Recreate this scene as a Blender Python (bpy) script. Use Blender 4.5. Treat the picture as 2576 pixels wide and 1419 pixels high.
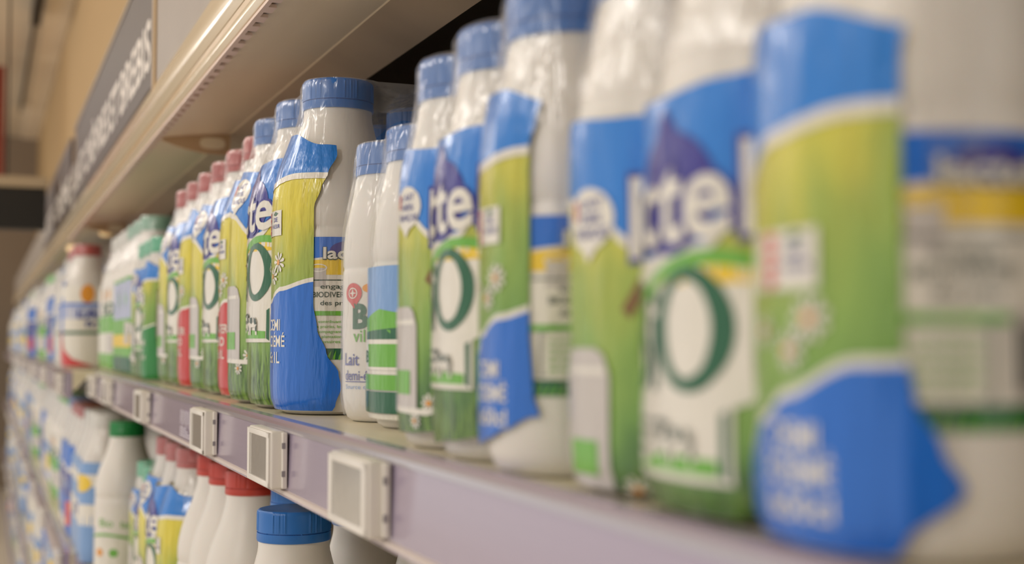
import bpy, bmesh, math, random
from mathutils import Vector, Matrix, noise as mnoise
PI = math.pi
random.seed(7)
for o in list(bpy.data.objects): bpy.data.objects.remove(o)
scene = bpy.context.scene
COL = scene.collection

# ------------------------------------------------------------------ camera, light, exposure
S1 = 1.20                      # top of the main shelf above the floor
EYE = S1 + 0.05
FPX = 3260.0
YAW = math.atan(1328.0/FPX); PITCH = math.atan(152.5/FPX)
cam = bpy.data.cameras.new('camera'); camo = bpy.data.objects.new('camera', cam); COL.objects.link(camo)
cam.sensor_width = 36.0; cam.lens = 36.0*FPX/2576.0
camo.location = (0, 0, EYE); camo.rotation_euler = (PI/2+PITCH, 0, -YAW)
cam.clip_start = 0.02; cam.clip_end = 60
cam.dof.use_dof = True; cam.dof.focus_distance = 0.885; cam.dof.aperture_fstop = 5.6
scene.camera = camo
scene.view_settings.view_transform = 'Standard'; scene.view_settings.look = 'None'
scene.view_settings.gamma = 1.0; scene.view_settings.exposure = -0.45
scene.view_settings.use_curve_mapping = False
w = bpy.data.worlds.new('world'); scene.world = w; w.use_nodes = True
w.node_tree.nodes['Background'].inputs[0].default_value = (1.0, 0.955, 0.905, 1)
w.node_tree.nodes['Background'].inputs[1].default_value = 1.15

def area(name, loc, size, energy, color, target, sy=None):
    l = bpy.data.lights.new(name, 'AREA'); l.energy = energy; l.color = color
    l.shape = 'RECTANGLE'; l.size = size; l.size_y = sy or size
    o = bpy.data.objects.new(name, l); COL.objects.link(o); o.location = loc
    o.rotation_euler = (Vector(target)-Vector(loc)).to_track_quat('-Z', 'Y').to_euler()
    return o
WARM = (1.0, 0.94, 0.87)
area('ceiling_lamp_light', (-2.5, -0.9, 2.85), 0.35, 30, WARM, (0.2, 0.8, 1.2))
area('ceiling_lamp_light', (-2.3, 1.3, 2.95), 0.5, 24, WARM, (0.2, 1.1, 1.2))
for yy in (3.0, 5.2, 7.4, 9.6):
    area('ceiling_lamp_light', (-1.9, yy, 2.95), 0.6, 26, WARM, (0.2, yy, 1.0))

# ------------------------------------------------------------------ materials
def lin(c):
    return tuple(((x/255)/12.92 if x/255 <= .04045 else ((x/255+.055)/1.055)**2.4) for x in c)
_m = {}
def mat(name, rgb, rough=.5, spec=.5, metal=0, var=0.0, vscale=20, bump=0, bscale=200, coat=0, stretch=(1,1,1), emis=None, sss=0):
    if name in _m: return _m[name]
    m = bpy.data.materials.new(name); m.use_nodes = True; nt = m.node_tree; N = nt.nodes; L = nt.links
    b = N['Principled BSDF']; c = lin(rgb)
    b.inputs['Base Color'].default_value = (*c, 1); b.inputs['Roughness'].default_value = rough
    b.inputs['Specular IOR Level'].default_value = spec; b.inputs['Metallic'].default_value = metal
    b.inputs['Coat Weight'].default_value = coat; b.inputs['Coat Roughness'].default_value = .12
    if sss:
        b.inputs['Subsurface Weight'].default_value = sss; b.inputs['Subsurface Scale'].default_value = .004
    tc = N.new('ShaderNodeTexCoord'); mp = N.new('ShaderNodeMapping'); mp.inputs['Scale'].default_value = stretch
    L.new(tc.outputs['Object'], mp.inputs[0])
    nz = N.new('ShaderNodeTexNoise'); nz.inputs['Scale'].default_value = vscale; L.new(mp.outputs[0], nz.inputs[0])
    mx = N.new('ShaderNodeMix'); mx.data_type = 'RGBA'
    mx.inputs[6].default_value = (*[x*(1-var) for x in c], 1); mx.inputs[7].default_value = (*[min(1, x*(1+var)) for x in c], 1)
    L.new(nz.outputs[0], mx.inputs[0]); L.new(mx.outputs[2], b.inputs['Base Color'])
    if bump:
        n2 = N.new('ShaderNodeTexNoise'); n2.inputs['Scale'].default_value = bscale; n2.inputs['Detail'].default_value = 3
        L.new(mp.outputs[0], n2.inputs[0])
        bp = N.new('ShaderNodeBump'); bp.inputs['Strength'].default_value = bump; bp.inputs['Distance'].default_value = .002
        L.new(n2.outputs[0], bp.inputs['Height']); L.new(bp.outputs[0], b.inputs['Normal'])
    if emis:
        b.inputs['Emission Color'].default_value = (*lin(emis[:3]), 1); b.inputs['Emission Strength'].default_value = emis[3]
    _m[name] = m
    return m
FS = (1, 1, .22)
def film(name, rgb): return mat(name, rgb, rough=.28, bump=1.0, bscale=130, stretch=FS, coat=.5)
M_white = mat('bottle_plastic', (226, 222, 216), rough=.38, var=.03, sss=.1)
M_bluecap = mat('blue_cap', (40, 110, 190), rough=.36, var=.05)
M_redcap = mat('red_cap', (176, 52, 44), rough=.36, var=.05)
M_redcap2 = mat('bright_red_cap', (186, 60, 46), rough=.36, var=.05)
M_mint = mat('mint_cap', (60, 175, 130), rough=.36, var=.05)
M_green = mat('green_cap', (22, 130, 62), rough=.36, var=.05)
M_hazecap = mat('hazed_green_cap', (138, 182, 160), rough=.4)  # green cap, with the haze of the wrap mixed into its colour
M_lgreen = mat('light_green_cap', (110, 190, 90), rough=.4)
M_wcap = mat('white_cap', (215, 214, 208), rough=.4)
F_blue = film('film_blue', (14, 122, 214)); F_drop = film('film_blue_drop', (6, 104, 206)); F_red = film('film_red_drop', (198, 42, 38))
F_green = film('film_green_drop', (20, 130, 48)); F_white = film('film_white', (228, 224, 214)); F_purple = film('film_purple', (42, 34, 140))
F_dgreen = film('film_dark_green', (8, 92, 56)); F_yel = film('film_yellow', (236, 200, 30)); F_lgreen = film('film_light_green', (104, 176, 52))
F_gray = film('film_gray', (196, 190, 186)); F_orange = film('film_orange', (226, 150, 30)); F_ink = film('film_ink', (24, 60, 44))
F_badge = film('film_badge_red', (204, 50, 46)); F_pale = film('film_pale_blue', (120, 160, 214)); F_lav = film('film_lavender', (176, 184, 214))
F_letter = film('film_letter_blue', (50, 60, 150)); F_brown = film('film_brown', (120, 84, 30))

def field_mat(name='film_meadow', lift=0.0, side=-.24):
    m = bpy.data.materials.new(name); m.use_nodes = True; nt = m.node_tree; N = nt.nodes; L = nt.links
    b = N['Principled BSDF']; b.inputs['Roughness'].default_value = .28; b.inputs['Coat Weight'].default_value = .5; b.inputs['Coat Roughness'].default_value = .12
    uv = N.new('ShaderNodeUVMap'); uv.uv_map = 'UVMap'; sp = N.new('ShaderNodeSeparateXYZ'); L.new(uv.outputs[0], sp.inputs[0])
    nz = N.new('ShaderNodeTexNoise'); nz.inputs['Scale'].default_value = 5; nz.inputs['Detail'].default_value = 2; L.new(uv.outputs[0], nz.inputs[0])
    def mth(op, a, c):
        n = N.new('ShaderNodeMath'); n.operation = op
        for i, x in enumerate((a, c)):
            if isinstance(x, (int, float)): n.inputs[i].default_value = x
            else: L.new(x, n.inputs[i])
        return n.outputs[0]
    wob = mth('MULTIPLY', mth('SUBTRACT', nz.outputs[0], .5), .28)
    v = mth('ADD', sp.outputs[1], wob)
    # yellow fades to green around the end bottle
    sh = mth('MULTIPLY', mth('ADD', mth('MAXIMUM', sp.outputs[0], -.1), .1), side)
    v0 = v; v = mth('ADD', mth('ADD', v, sh), lift)
    cr = N.new('ShaderNodeValToRGB'); e = cr.color_ramp.elements
    for pos, c in ((.06, (48, 88, 38)), (.2, (66, 112, 46)), (.27, (108, 152, 62)), (.40, (132, 168, 70)), (.52, (160, 176, 66)), (.60, (196, 194, 62)), (.70, (222, 208, 60))):
        if pos == .06: el = e[0]; el.position = pos
        elif pos == .70: el = e[len(e)-1]; el.position = pos
        else: el = e.new(pos)
        el.color = (*lin(c), 1)
    L.new(v, cr.inputs[0])
    # blades of grass in the lowest part
    mp = N.new('ShaderNodeMapping'); mp.inputs['Scale'].default_value = (38, 9, 1); mp.inputs['Rotation'].default_value = (0, 0, .25); L.new(uv.outputs[0], mp.inputs[0])
    g = N.new('ShaderNodeTexNoise'); g.inputs['Scale'].default_value = 1.0; g.inputs['Detail'].default_value = 4; g.inputs['Distortion'].default_value = 1.6; L.new(mp.outputs[0], g.inputs[0])
    gr = N.new('ShaderNodeValToRGB'); gr.color_ramp.elements[0].position = .38; gr.color_ramp.elements[0].color = (*lin((18, 56, 22)), 1)
    gr.color_ramp.elements[1].position = .66; gr.color_ramp.elements[1].color = (*lin((128, 168, 60)), 1)
    L.new(g.outputs[0], gr.inputs[0])
    mr = N.new('ShaderNodeMapRange'); mr.inputs['From Min'].default_value = .16; mr.inputs['From Max'].default_value = .22; mr.inputs['To Min'].default_value = .85; mr.inputs['To Max'].default_value = 0
    L.new(v0, mr.inputs[0])
    mx = N.new('ShaderNodeMix'); mx.data_type = 'RGBA'; L.new(mr.outputs[0], mx.inputs[0]); L.new(cr.outputs[0], mx.inputs[6]); L.new(gr.outputs[0], mx.inputs[7])
    L.new(mx.outputs[2], b.inputs['Base Color'])
    tc = N.new('ShaderNodeTexCoord'); m2 = N.new('ShaderNodeMapping'); m2.inputs['Scale'].default_value = FS; L.new(tc.outputs['Object'], m2.inputs[0])
    n2 = N.new('ShaderNodeTexNoise'); n2.inputs['Scale'].default_value = 130; n2.inputs['Detail'].default_value = 3; L.new(m2.outputs[0], n2.inputs[0])
    bp = N.new('ShaderNodeBump'); bp.inputs['Strength'].default_value = 1; bp.inputs['Distance'].default_value = .003; L.new(n2.outputs[0], bp.inputs['Height']); L.new(bp.outputs[0], b.inputs['Normal'])
    return m
F_field = field_mat(); F_field2 = field_mat('film_yellow_meadow', .13, -.12)

def clear_mat():
    m = bpy.data.materials.new('clear_film'); m.use_nodes = True; nt = m.node_tree; N = nt.nodes; L = nt.links
    N.remove(N['Principled BSDF']); out = N['Material Output']
    tr = N.new('ShaderNodeBsdfTransparent'); tr.inputs[0].default_value = (.97, .97, .97, 1)
    gl = N.new('ShaderNodeBsdfGlossy'); gl.inputs['Roughness'].default_value = .2; gl.inputs[0].default_value = (1, 1, 1, 1)
    df = N.new('ShaderNodeBsdfTranslucent'); df.inputs[0].default_value = (.9, .88, .86, 1)
    d2 = N.new('ShaderNodeBsdfDiffuse'); d2.inputs[0].default_value = (.9, .88, .86, 1)
    hz = N.new('ShaderNodeMixShader'); hz.inputs[0].default_value = .5; L.new(df.outputs[0], hz.inputs[1]); L.new(d2.outputs[0], hz.inputs[2])
    tc = N.new('ShaderNodeTexCoord'); mp = N.new('ShaderNodeMapping'); mp.inputs['Scale'].default_value = (1, 1, .3); L.new(tc.outputs['Object'], mp.inputs[0])
    n2 = N.new('ShaderNodeTexNoise'); n2.inputs['Scale'].default_value = 110; n2.inputs['Detail'].default_value = 2; n2.inputs['Distortion'].default_value = .6; L.new(mp.outputs[0], n2.inputs[0])
    bp = N.new('ShaderNodeBump'); bp.inputs['Strength'].default_value = .7; bp.inputs['Distance'].default_value = .003
    L.new(n2.outputs[0], bp.inputs['Height']); L.new(bp.outputs[0], gl.inputs['Normal'])
    lw = N.new('ShaderNodeLayerWeight'); lw.inputs['Blend'].default_value = .25; L.new(bp.outputs[0], lw.inputs['Normal'])
    mm = N.new('ShaderNodeMapRange'); mm.inputs['To Min'].default_value = .03; mm.inputs['To Max'].default_value = .24; L.new(lw.outputs['Facing'], mm.inputs[0])
    m1 = N.new('ShaderNodeMixShader'); m1.inputs[0].default_value = .11; L.new(tr.outputs[0], m1.inputs[1]); L.new(hz.outputs[0], m1.inputs[2])
    m2 = N.new('ShaderNodeMixShader'); L.new(mm.outputs[0], m2.inputs[0]); L.new(m1.outputs[0], m2.inputs[1]); L.new(gl.outputs[0], m2.inputs[2])
    L.new(m2.outputs[0], out.inputs[0])
    return m
M_clear = clear_mat()

# ------------------------------------------------------------------ mesh helpers
class MB:
    """collects verts, faces (with uv and material) and makes one mesh"""
    def __init__(s): s.v = []; s.f = []; s.m = []; s.mats = []; s.uv = {}
    def mi(s, m):
        if m not in s.mats: s.mats.append(m)
        return s.mats.index(m)
    def add(s, vs, fs, m, uvs=None):
        o = len(s.v); s.v += vs; k = s.mi(m)
        if uvs:
            for i, u in enumerate(uvs): s.uv[o+i] = u
        for f in fs: s.f.append([o+i for i in f]); s.m.append(k)
    def box(s, a, b, m, bev=0):
        x0, y0, z0 = a; x1, y1, z1 = b
        if bev <= 0:
            s.add([(x0,y0,z0),(x1,y0,z0),(x1,y1,z0),(x0,y1,z0),(x0,y0,z1),(x1,y0,z1),(x1,y1,z1),(x0,y1,z1)],
                  [(0,3,2,1),(4,5,6,7),(0,1,5,4),(1,2,6,5),(2,3,7,6),(3,0,4,7)], m); return
        bm = bmesh.new(); bmesh.ops.create_cube(bm, size=1)
        for v in bm.verts: v.co = Vector(((x0+x1)/2+v.co.x*(x1-x0), (y0+y1)/2+v.co.y*(y1-y0), (z0+z1)/2+v.co.z*(z1-z0)))
        bmesh.ops.bevel(bm, geom=bm.edges[:], offset=bev, segments=3, profile=.5, affect='EDGES')
        bm.verts.index_update()
        s.add([tuple(v.co) for v in bm.verts], [[v.index for v in f.verts] for f in bm.faces], m); bm.free()
    def lathe(s, prof, seg, m, c=(0,0), rf=None, phi=None, close=True):
        vs = []; fs = []; n = len(prof)
        a0, a1 = phi if phi else (0, 2*PI)
        cols = seg if not phi else seg+1
        for j in range(cols):
            t = a0+(a1-a0)*j/seg
            for i, (r, z) in enumerate(prof):
                rr = r if rf is None else rf(r, z, t, i)
                vs.append((c[0]+rr*math.cos(t), c[1]+rr*math.sin(t), z))
        for j in range(seg):
            k = (j+1) % cols if not phi else j+1
            for i in range(n-1): fs.append((j*n+i, k*n+i, k*n+i+1, j*n+i+1))
        s.add(vs, fs, m)
    def sweep(s, poly, y0, y1, m, closed=True):
        """polygon in (x, z) swept along y"""
        n = len(poly); vs = [(x, y0, z) for x, z in poly]+[(x, y1, z) for x, z in poly]
        fs = [(i, (i+1) % n, n+(i+1) % n, n+i) for i in range(n if closed else n-1)]
        if closed: fs += [tuple(range(n-1, -1, -1)), tuple(range(n, 2*n))]
        s.add(vs, fs, m)
    def mesh(s, name, smooth=False):
        me = bpy.data.meshes.new(name); me.from_pydata(s.v, [], s.f)
        for m in s.mats: me.materials.append(m)
        me.polygons.foreach_set('material_index', s.m)
        uvl = me.uv_layers.new(name='UVMap')
        for l in me.loops:
            u = s.uv.get(l.vertex_index)
            if u: uvl.data[l.index].uv = u
        if smooth:
            me.polygons.foreach_set('use_smooth', [True]*len(me.polygons))
            me.set_sharp_from_angle(angle=math.radians(40))
        me.validate(); me.update(); return me
def link(name, me, parent=None, loc=(0,0,0), rz=0):
    o = bpy.data.objects.new(name, me); COL.objects.link(o); o.location = loc; o.rotation_euler = (0,0,rz)
    if parent: o.parent = parent
    return o
def tag(o, label=None, cat=None, group=None, kind=None):
    if label: o['label'] = label
    if cat: o['category'] = cat
    if group: o['group'] = group
    if kind: o['kind'] = kind
    return o
def struct(name, mb, smooth=False):
    return tag(link(name, mb.mesh(name, smooth)), kind='structure')

# flat outlines of words, in their own (x, y) with cap height 1
_tx = {}
def word(txt, bold=.0, shear=0, spacing=1.0):
    k = (txt, bold, shear, spacing)
    if k in _tx: return _tx[k]
    cu = bpy.data.curves.new('t', 'FONT'); cu.body = txt; cu.size = 1/.72; cu.offset = bold; cu.shear = shear
    cu.space_character = spacing; cu.resolution_u = 3; cu.fill_mode = 'FRONT' if hasattr(cu, 'fill_mode') else cu.fill_mode
    ob = bpy.data.objects.new('t', cu); COL.objects.link(ob)
    dg = bpy.context.evaluated_depsgraph_get(); ev = ob.evaluated_get(dg); me = ev.to_mesh()
    vs = [tuple(v.co[:2]) for v in me.vertices]; fs = [tuple(p.vertices) for p in me.polygons]
    ev.to_mesh_clear(); bpy.data.objects.remove(ob); bpy.data.curves.remove(cu)
    x0 = min(v[0] for v in vs); x1 = max(v[0] for v in vs)
    vs = [(x-x0, y) for x, y in vs]
    _tx[k] = (vs, fs, x1-x0); return _tx[k]
def put_word(mb, txt, c, h, wdt, mp, m, step=.05, bold=0, shear=0, spacing=1.0, rot=0):
    """word centred at c=(u,v) with cap height h and total width wdt, bent onto a surface by mp"""
    vs, fs, W = word(txt, bold, shear, spacing)
    bm = bmesh.new(); bv = []
    cr, sr = math.cos(rot), math.sin(rot)
    for x, y in vs:
        a = (x/W-.5)*wdt; b = (y-.5)*h
        bv.append(bm.verts.new((c[0]+a*cr-b*sr, c[1]+a*sr+b*cr, 0)))
    for f in fs:
        try: bm.faces.new([bv[i] for i in f])
        except Exception: pass
    cut_put(mb, bm, mp, m, step)
def cut_put(mb, bm, mp, m, step):
    us = [v.co.x for v in bm.verts]
    if us and step:
        k = math.ceil(min(us)/step)*step
        while k < max(us):
            bmesh.ops.bisect_plane(bm, geom=bm.verts[:]+bm.edges[:]+bm.faces[:], plane_co=(k,0,0), plane_no=(1,0,0)); k += step
        vv = [v.co.y for v in bm.verts]; st = step*.8; k = math.ceil(min(vv)/st)*st
        while k < max(vv):
            bmesh.ops.bisect_plane(bm, geom=bm.verts[:]+bm.edges[:]+bm.faces[:], plane_co=(0,k,0), plane_no=(0,1,0)); k += st
    bm.verts.index_update()
    if bm.verts:
        uv = [(v.co.x, v.co.y) for v in bm.verts]
        mb.add([mp(u, v) for u, v in uv], [[v.index for v in f.verts] for f in bm.faces], m, uv)
    bm.free()
def put_poly(mb, pts, mp, m, step=.05):
    bm = bmesh.new(); f = bm.faces.new([bm.verts.new((x, y, 0)) for x, y in pts])
    bmesh.ops.triangulate(bm, faces=[f]); cut_put(mb, bm, mp, m, step)
def ell(cu, cv, ru, rv, n=28, rot=0, sup=1):
    out = []
    for i in range(n):
        t = 2*PI*i/n; a, b = math.cos(t), math.sin(t)
        a = math.copysign(abs(a)**sup, a)*ru; b = math.copysign(abs(b)**sup, b)*rv
        out.append((cu+a*math.cos(rot)-b*math.sin(rot), cv+a*math.sin(rot)+b*math.cos(rot)))
    return out
def put_ring(mb, outer, inner, mp, m):
    n = len(outer); vs = []; uv = []
    for p, q in zip(outer, inner): uv += [p, ((p[0]+q[0])/2, (p[1]+q[1])/2), q]
    fs = []
    for i in range(n):
        a = 3*i; b = 3*((i+1) % n); fs += [(a, b, b+1, a+1), (a+1, b+1, b+2, a+2)]
    mb.add([mp(u, v) for u, v in uv], fs, m, uv)
def rect(u0, v0, u1, v1): return [(u0, v0), (u1, v0), (u1, v1), (u0, v1)]
def band(mb, u0, u1, lo, hi, mp, m, nu=90, nv=12):
    uv = []; fs = []
    f = lambda g, u: g(u) if callable(g) else g
    for i in range(nu+1):
        u = u0+(u1-u0)*i/nu; a = f(lo, u); b = max(a, f(hi, u))
        for j in range(nv+1): uv.append((u, a+(b-a)*j/nv))
    for i in range(nu):
        for j in range(nv):
            k = i*(nv+1)+j; fs.append((k, k+nv+1, k+nv+2, k+1))
    mb.add([mp(u, v) for u, v in uv], fs, m, uv)

# ------------------------------------------------------------------ bottles and caps
class BT:
    def __init__(s, H, R, cr, ch, pitch): s.H = H; s.R = R; s.cr = cr; s.ch = ch; s.p = pitch; s.cache = {}
    def profile(s):
        H, R, c = s.H, s.R, s.cr; zs = H-s.ch; nk = c*.965
        P = [(0, .002), (R*.70, .0015), (R*.80, 0), (R*.90, .002), (R*.965, .008), (R, .018), (R, .50*H), (R*.995, .535*H), (R*.978, .541*H), (R*.978, .550*H), (R*.995, .556*H)]
        P += [(c+(R-c)*t, v*H) for v, t in ((.60, .985), (.64, .92), (.68, .81), (.72, .655), (.76, .46), (.80, .25), (.84, .09), (.875, -.02))]
        return P+[(nk, zs-.004), (nk, zs+.006), (nk*.8, zs+.006), (0, zs+.006)]
    def body(s, seg=64):
        if ('b', seg) not in s.cache:
            mb = MB(); mb.lathe(s.profile(), seg, M_white); s.cache[('b', seg)] = mb.mesh('bottle', True)
        return s.cache[('b', seg)]
def cap_mesh(cr, ch, m, seg=180, fine=True):
    mb = MB(); h = ch
    prof = [(cr*.2, h*.985), (cr*.86, h*.985), (cr*.90, h), (cr*.955, h*.985), (cr*.985, h*.93), (cr*.99, h*.86), (cr*.995, h*.34), (cr, h*.33), (cr, h*.305),
            (cr*.965, h*.30), (cr*.965, h*.275), (cr*1.005, h*.27), (cr*1.015, h*.06), (cr*1.0, 0), (cr*.93, 0), (cr*.93, h*.2)]
    def rf(r, z, t, i):
        if fine and 4 <= i <= 6:
            q = (t % (PI/3))
            if .15 < q < .62: return r+.00055*max(0, math.cos((q-.385)*2*PI/.088))
        if fine and i in (9, 10) and (t % (PI/3)) > .98: return cr      # bridges of the tamper band
        return r
    if not fine: prof = prof[:9]+prof[11:]
    mb.lathe(prof, seg, m, rf=rf)
    mb.add([(cr*.2*math.cos(2*PI*i/24), cr*.2*math.sin(2*PI*i/24), h*.985) for i in range(24)], [tuple(range(24))], m)
    return mb.mesh('cap', True)
_cap = {}
def cap(bt, m, fine):
    k = (bt.cr, bt.ch, m.name, fine)
    if k not in _cap: _cap[k] = cap_mesh(bt.cr, bt.ch, m, 180 if fine else 40, fine)
    return _cap[k]
TALL = BT(.237, .0440, .0253, .0215, .090)
SMALL = BT(.187, .0333, .0253, .0205, .0672)
BIOS = BT(.177, .0333, .0253, .0205, .0690)

# ------------------------------------------------------------------ shrink film of a pack (3 along the shelf, 2 deep)
def env(bt, v):
    R, c = bt.R+.0012, bt.cr+.0012
    pts = [(0, .86*R), (.012, .93*R), (.04, .985*R), (.08, R), (.56, R)]+[(v_, c+(R-c)*t) for v_, t in ((.60, .995), (.64, .97), (.68, .91), (.72, .80), (.76, .63), (.80, .44), (.84, .27), (.88, .10), (.92, .01), (.985, 0))]+[(1.0, c*.93), (1.01, c*.8)]
    for (a, x), (b, y) in zip(pts, pts[1:]):
        if v <= b: return x+(y-x)*max(0, (v-a))/(b-a)
    return pts[-1][1]
def film_pt(bt, u, v, off=0, wr=1):
    """u in bottle pitches: 0 faces the aisle on the nearest bottle, -2 on the farthest; positive goes round the near end"""
    p, R = bt.p, bt.R; r = env(bt, v); s = u*p; q = R*PI/2
    def pin(a, k): return k*(r-math.sqrt(max(r*r-a*a, (r*.25)**2)))
    if -2*p <= s <= 0:
        a = abs(((s/p+.5) % 1)-.5)*p; rho = r-pin(a, .5); c = (0, -s); n = (-1, 0)
    elif s > 0:
        if s < q: f = s/R; c = (0, 0); n = (-math.cos(f), -math.sin(f)); rho = r
        elif s < q+p:
            a = s-q; c = (a, 0); n = (0, -1); a = min(a, p-a); rho = r-pin(a, .4)
        elif s < 2*q+p: f = (s-q-p)/R; c = (p, 0); n = (math.sin(f), -math.cos(f)); rho = r
        else:
            s2 = min(s-2*q-p, 2*p); a = abs(((s2/p+.5) % 1)-.5)*p; c = (p, s2); n = (1, 0); rho = r-pin(a, .5)
    else:
        s2 = -s-2*p
        if s2 < q: f = s2/R; c = (0, 2*p); n = (-math.cos(f), math.sin(f)); rho = r
        else: a = min(s2-q, p); c = (a, 2*p); n = (0, 1); a = min(a, p-a); rho = r-pin(a, .4)
    if wr: rho += .00045*wr*(mnoise.noise((u*16, v*4.5, 3.1)))+.0002*mnoise.noise((u*50, v*12, 7))
    rho += off
    return (c[0]+n[0]*rho, c[1]+n[1]*rho, v*bt.H)
def perim(bt): return (2*bt.R*PI/2+bt.p)/bt.p      # end face to the far corner, in pitches

def clear_film_mesh(bt, v0=.70, full=True):
    mb = MB(); U0 = -2-bt.R*PI/2/bt.p-1; U1 = U0+2*(2+1)+4*bt.R*PI/2/bt.p
    nu = 320; q = bt.R*PI/2/bt.p; vsq = [j/16 for j in range(17)]
    hole = interp([(0, v0), (.49, v0), (.53, .04), (.60, .04), (.66, .45), (.80, .78), (q+.5, .885)])
    def low(u):
        if not full: return v0
        for c in (q+.5, -2-q-.5):
            d = abs(u-c)
            if d < q+.5: return hole(q+.5-d)
        return v0
    def loop(v, k=1.0, dz=0):
        out = []
        for i in range(nu):
            u = U0+(U1-U0)*i/nu; f = low(u); x, y, z = film_pt(bt, u, f+(1-f)*v, off=.0000)
            out.append((x, y, z))
        return out
    vs = []; rows = 0
    for v in vsq: vs += loop(v); rows += 1
    top = loop(1.0); cx, cy = bt.p/2, bt.p
    for k in (.93, .82, .65, .4, .12):
        for (x, y, z) in top:
            # shrink toward the centre line, sagging between the caps
            X = cx+(x-cx)*k; Y = cy+(y-cy)*(1-(1-k)*.6)
            dx = min(abs(X), abs(X-bt.p)); dy = min(abs(Y-i*bt.p) for i in range(3)); d = math.hypot(dx, dy)
            sag = .013*max(0, min(1, (d-bt.cr*.8)/(bt.p*.45)))
            vs.append((X, Y, bt.H+.0012-sag))
        rows += 1
    fs = []
    for j in range(rows-1):
        for i in range(nu):
            k = (i+1) % nu; fs.append((j*nu+i, j*nu+k, (j+1)*nu+k, (j+1)*nu+i))
    fs.append(tuple(range((rows-1)*nu, rows*nu)))
    mb.add(vs, fs, M_clear); return mb.mesh('clear_film', True)

def clampmap(bt, ub, off, dv=0, vmin=.012):
    def mp(u, v):
        v2 = max(vmin, v+dv); return film_pt(bt, min(u, ub(v2)), v2, off)
    return mp
def interp(pts):
    def f(x):
        if x <= pts[0][0]: return pts[0][1]
        for (a, p), (b, q) in zip(pts, pts[1:]):
            if x <= b:
                t = (x-a)/(b-a); t = t*t*(3-2*t); return p+(q-p)*t
        return pts[-1][1]
    return f
def daisy(mb, mp, u, v, r, asp):
    for k in range(9):
        t = 2*PI*k/9+.3; put_poly(mb, ell(u+math.cos(t)*r*.62, v+math.sin(t)*r*.62*asp, r*.42, r*.16*asp, 10, 0) if False else
                 [(u+math.cos(t+a)*r*q, v+math.sin(t+a)*r*q*asp) for a, q in ((-.25, .25), (-.2, .85), (0, 1), (.2, .85), (.25, .25))], mp, F_white, 0)
    return [(u+math.cos(t)*r*.27, v+math.sin(t)*r*.27*asp) for t in [2*PI*i/10 for i in range(10)]]
def cow(mb, L, u, v, s, asp):
    A = lambda pts: [(u+x*s, v+y*s*asp) for x, y in pts]
    put_poly(mb, A([(-.5,.0),(-.42,.25),(.3,.28),(.42,.12),(.44,-.45),(.34,-.45),(.3,-.12),(-.1,-.14),(-.12,-.45),(-.22,-.45),(-.3,-.12),(-.34,-.45),(-.44,-.45)]), L(4), F_white)
    put_poly(mb, A([(-.2,.26),(.05,.27),(.08,.08),(-.05,.0),(-.22,.08)]), L(5), F_ink)
    put_poly(mb, A([(.2,.28),(.36,.2),(.43,.0),(.3,-.02),(.2,.1)]), L(5), F_ink)
    put_poly(mb, A([(-.5,.02),(-.62,.1),(-.66,.32),(-.78,.36),(-.66,.42),(-.5,.46),(-.4,.36),(-.3,.38),(-.42,.26),(-.36,.1)]), L(5), F_ink)
    put_poly(mb, A([(-.60,.12),(-.56,.36),(-.50,.36),(-.50,.12)]), L(6), F_white)
    put_poly(mb, A([(-.34,-.15),(-.36,-.3),(-.42,-.3),(-.42,-.02)]), L(5), F_ink)
    put_poly(mb, A([(.34,-.15),(.36,-.3),(.43,-.3),(.42,-.02)]), L(5), F_ink)

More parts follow.
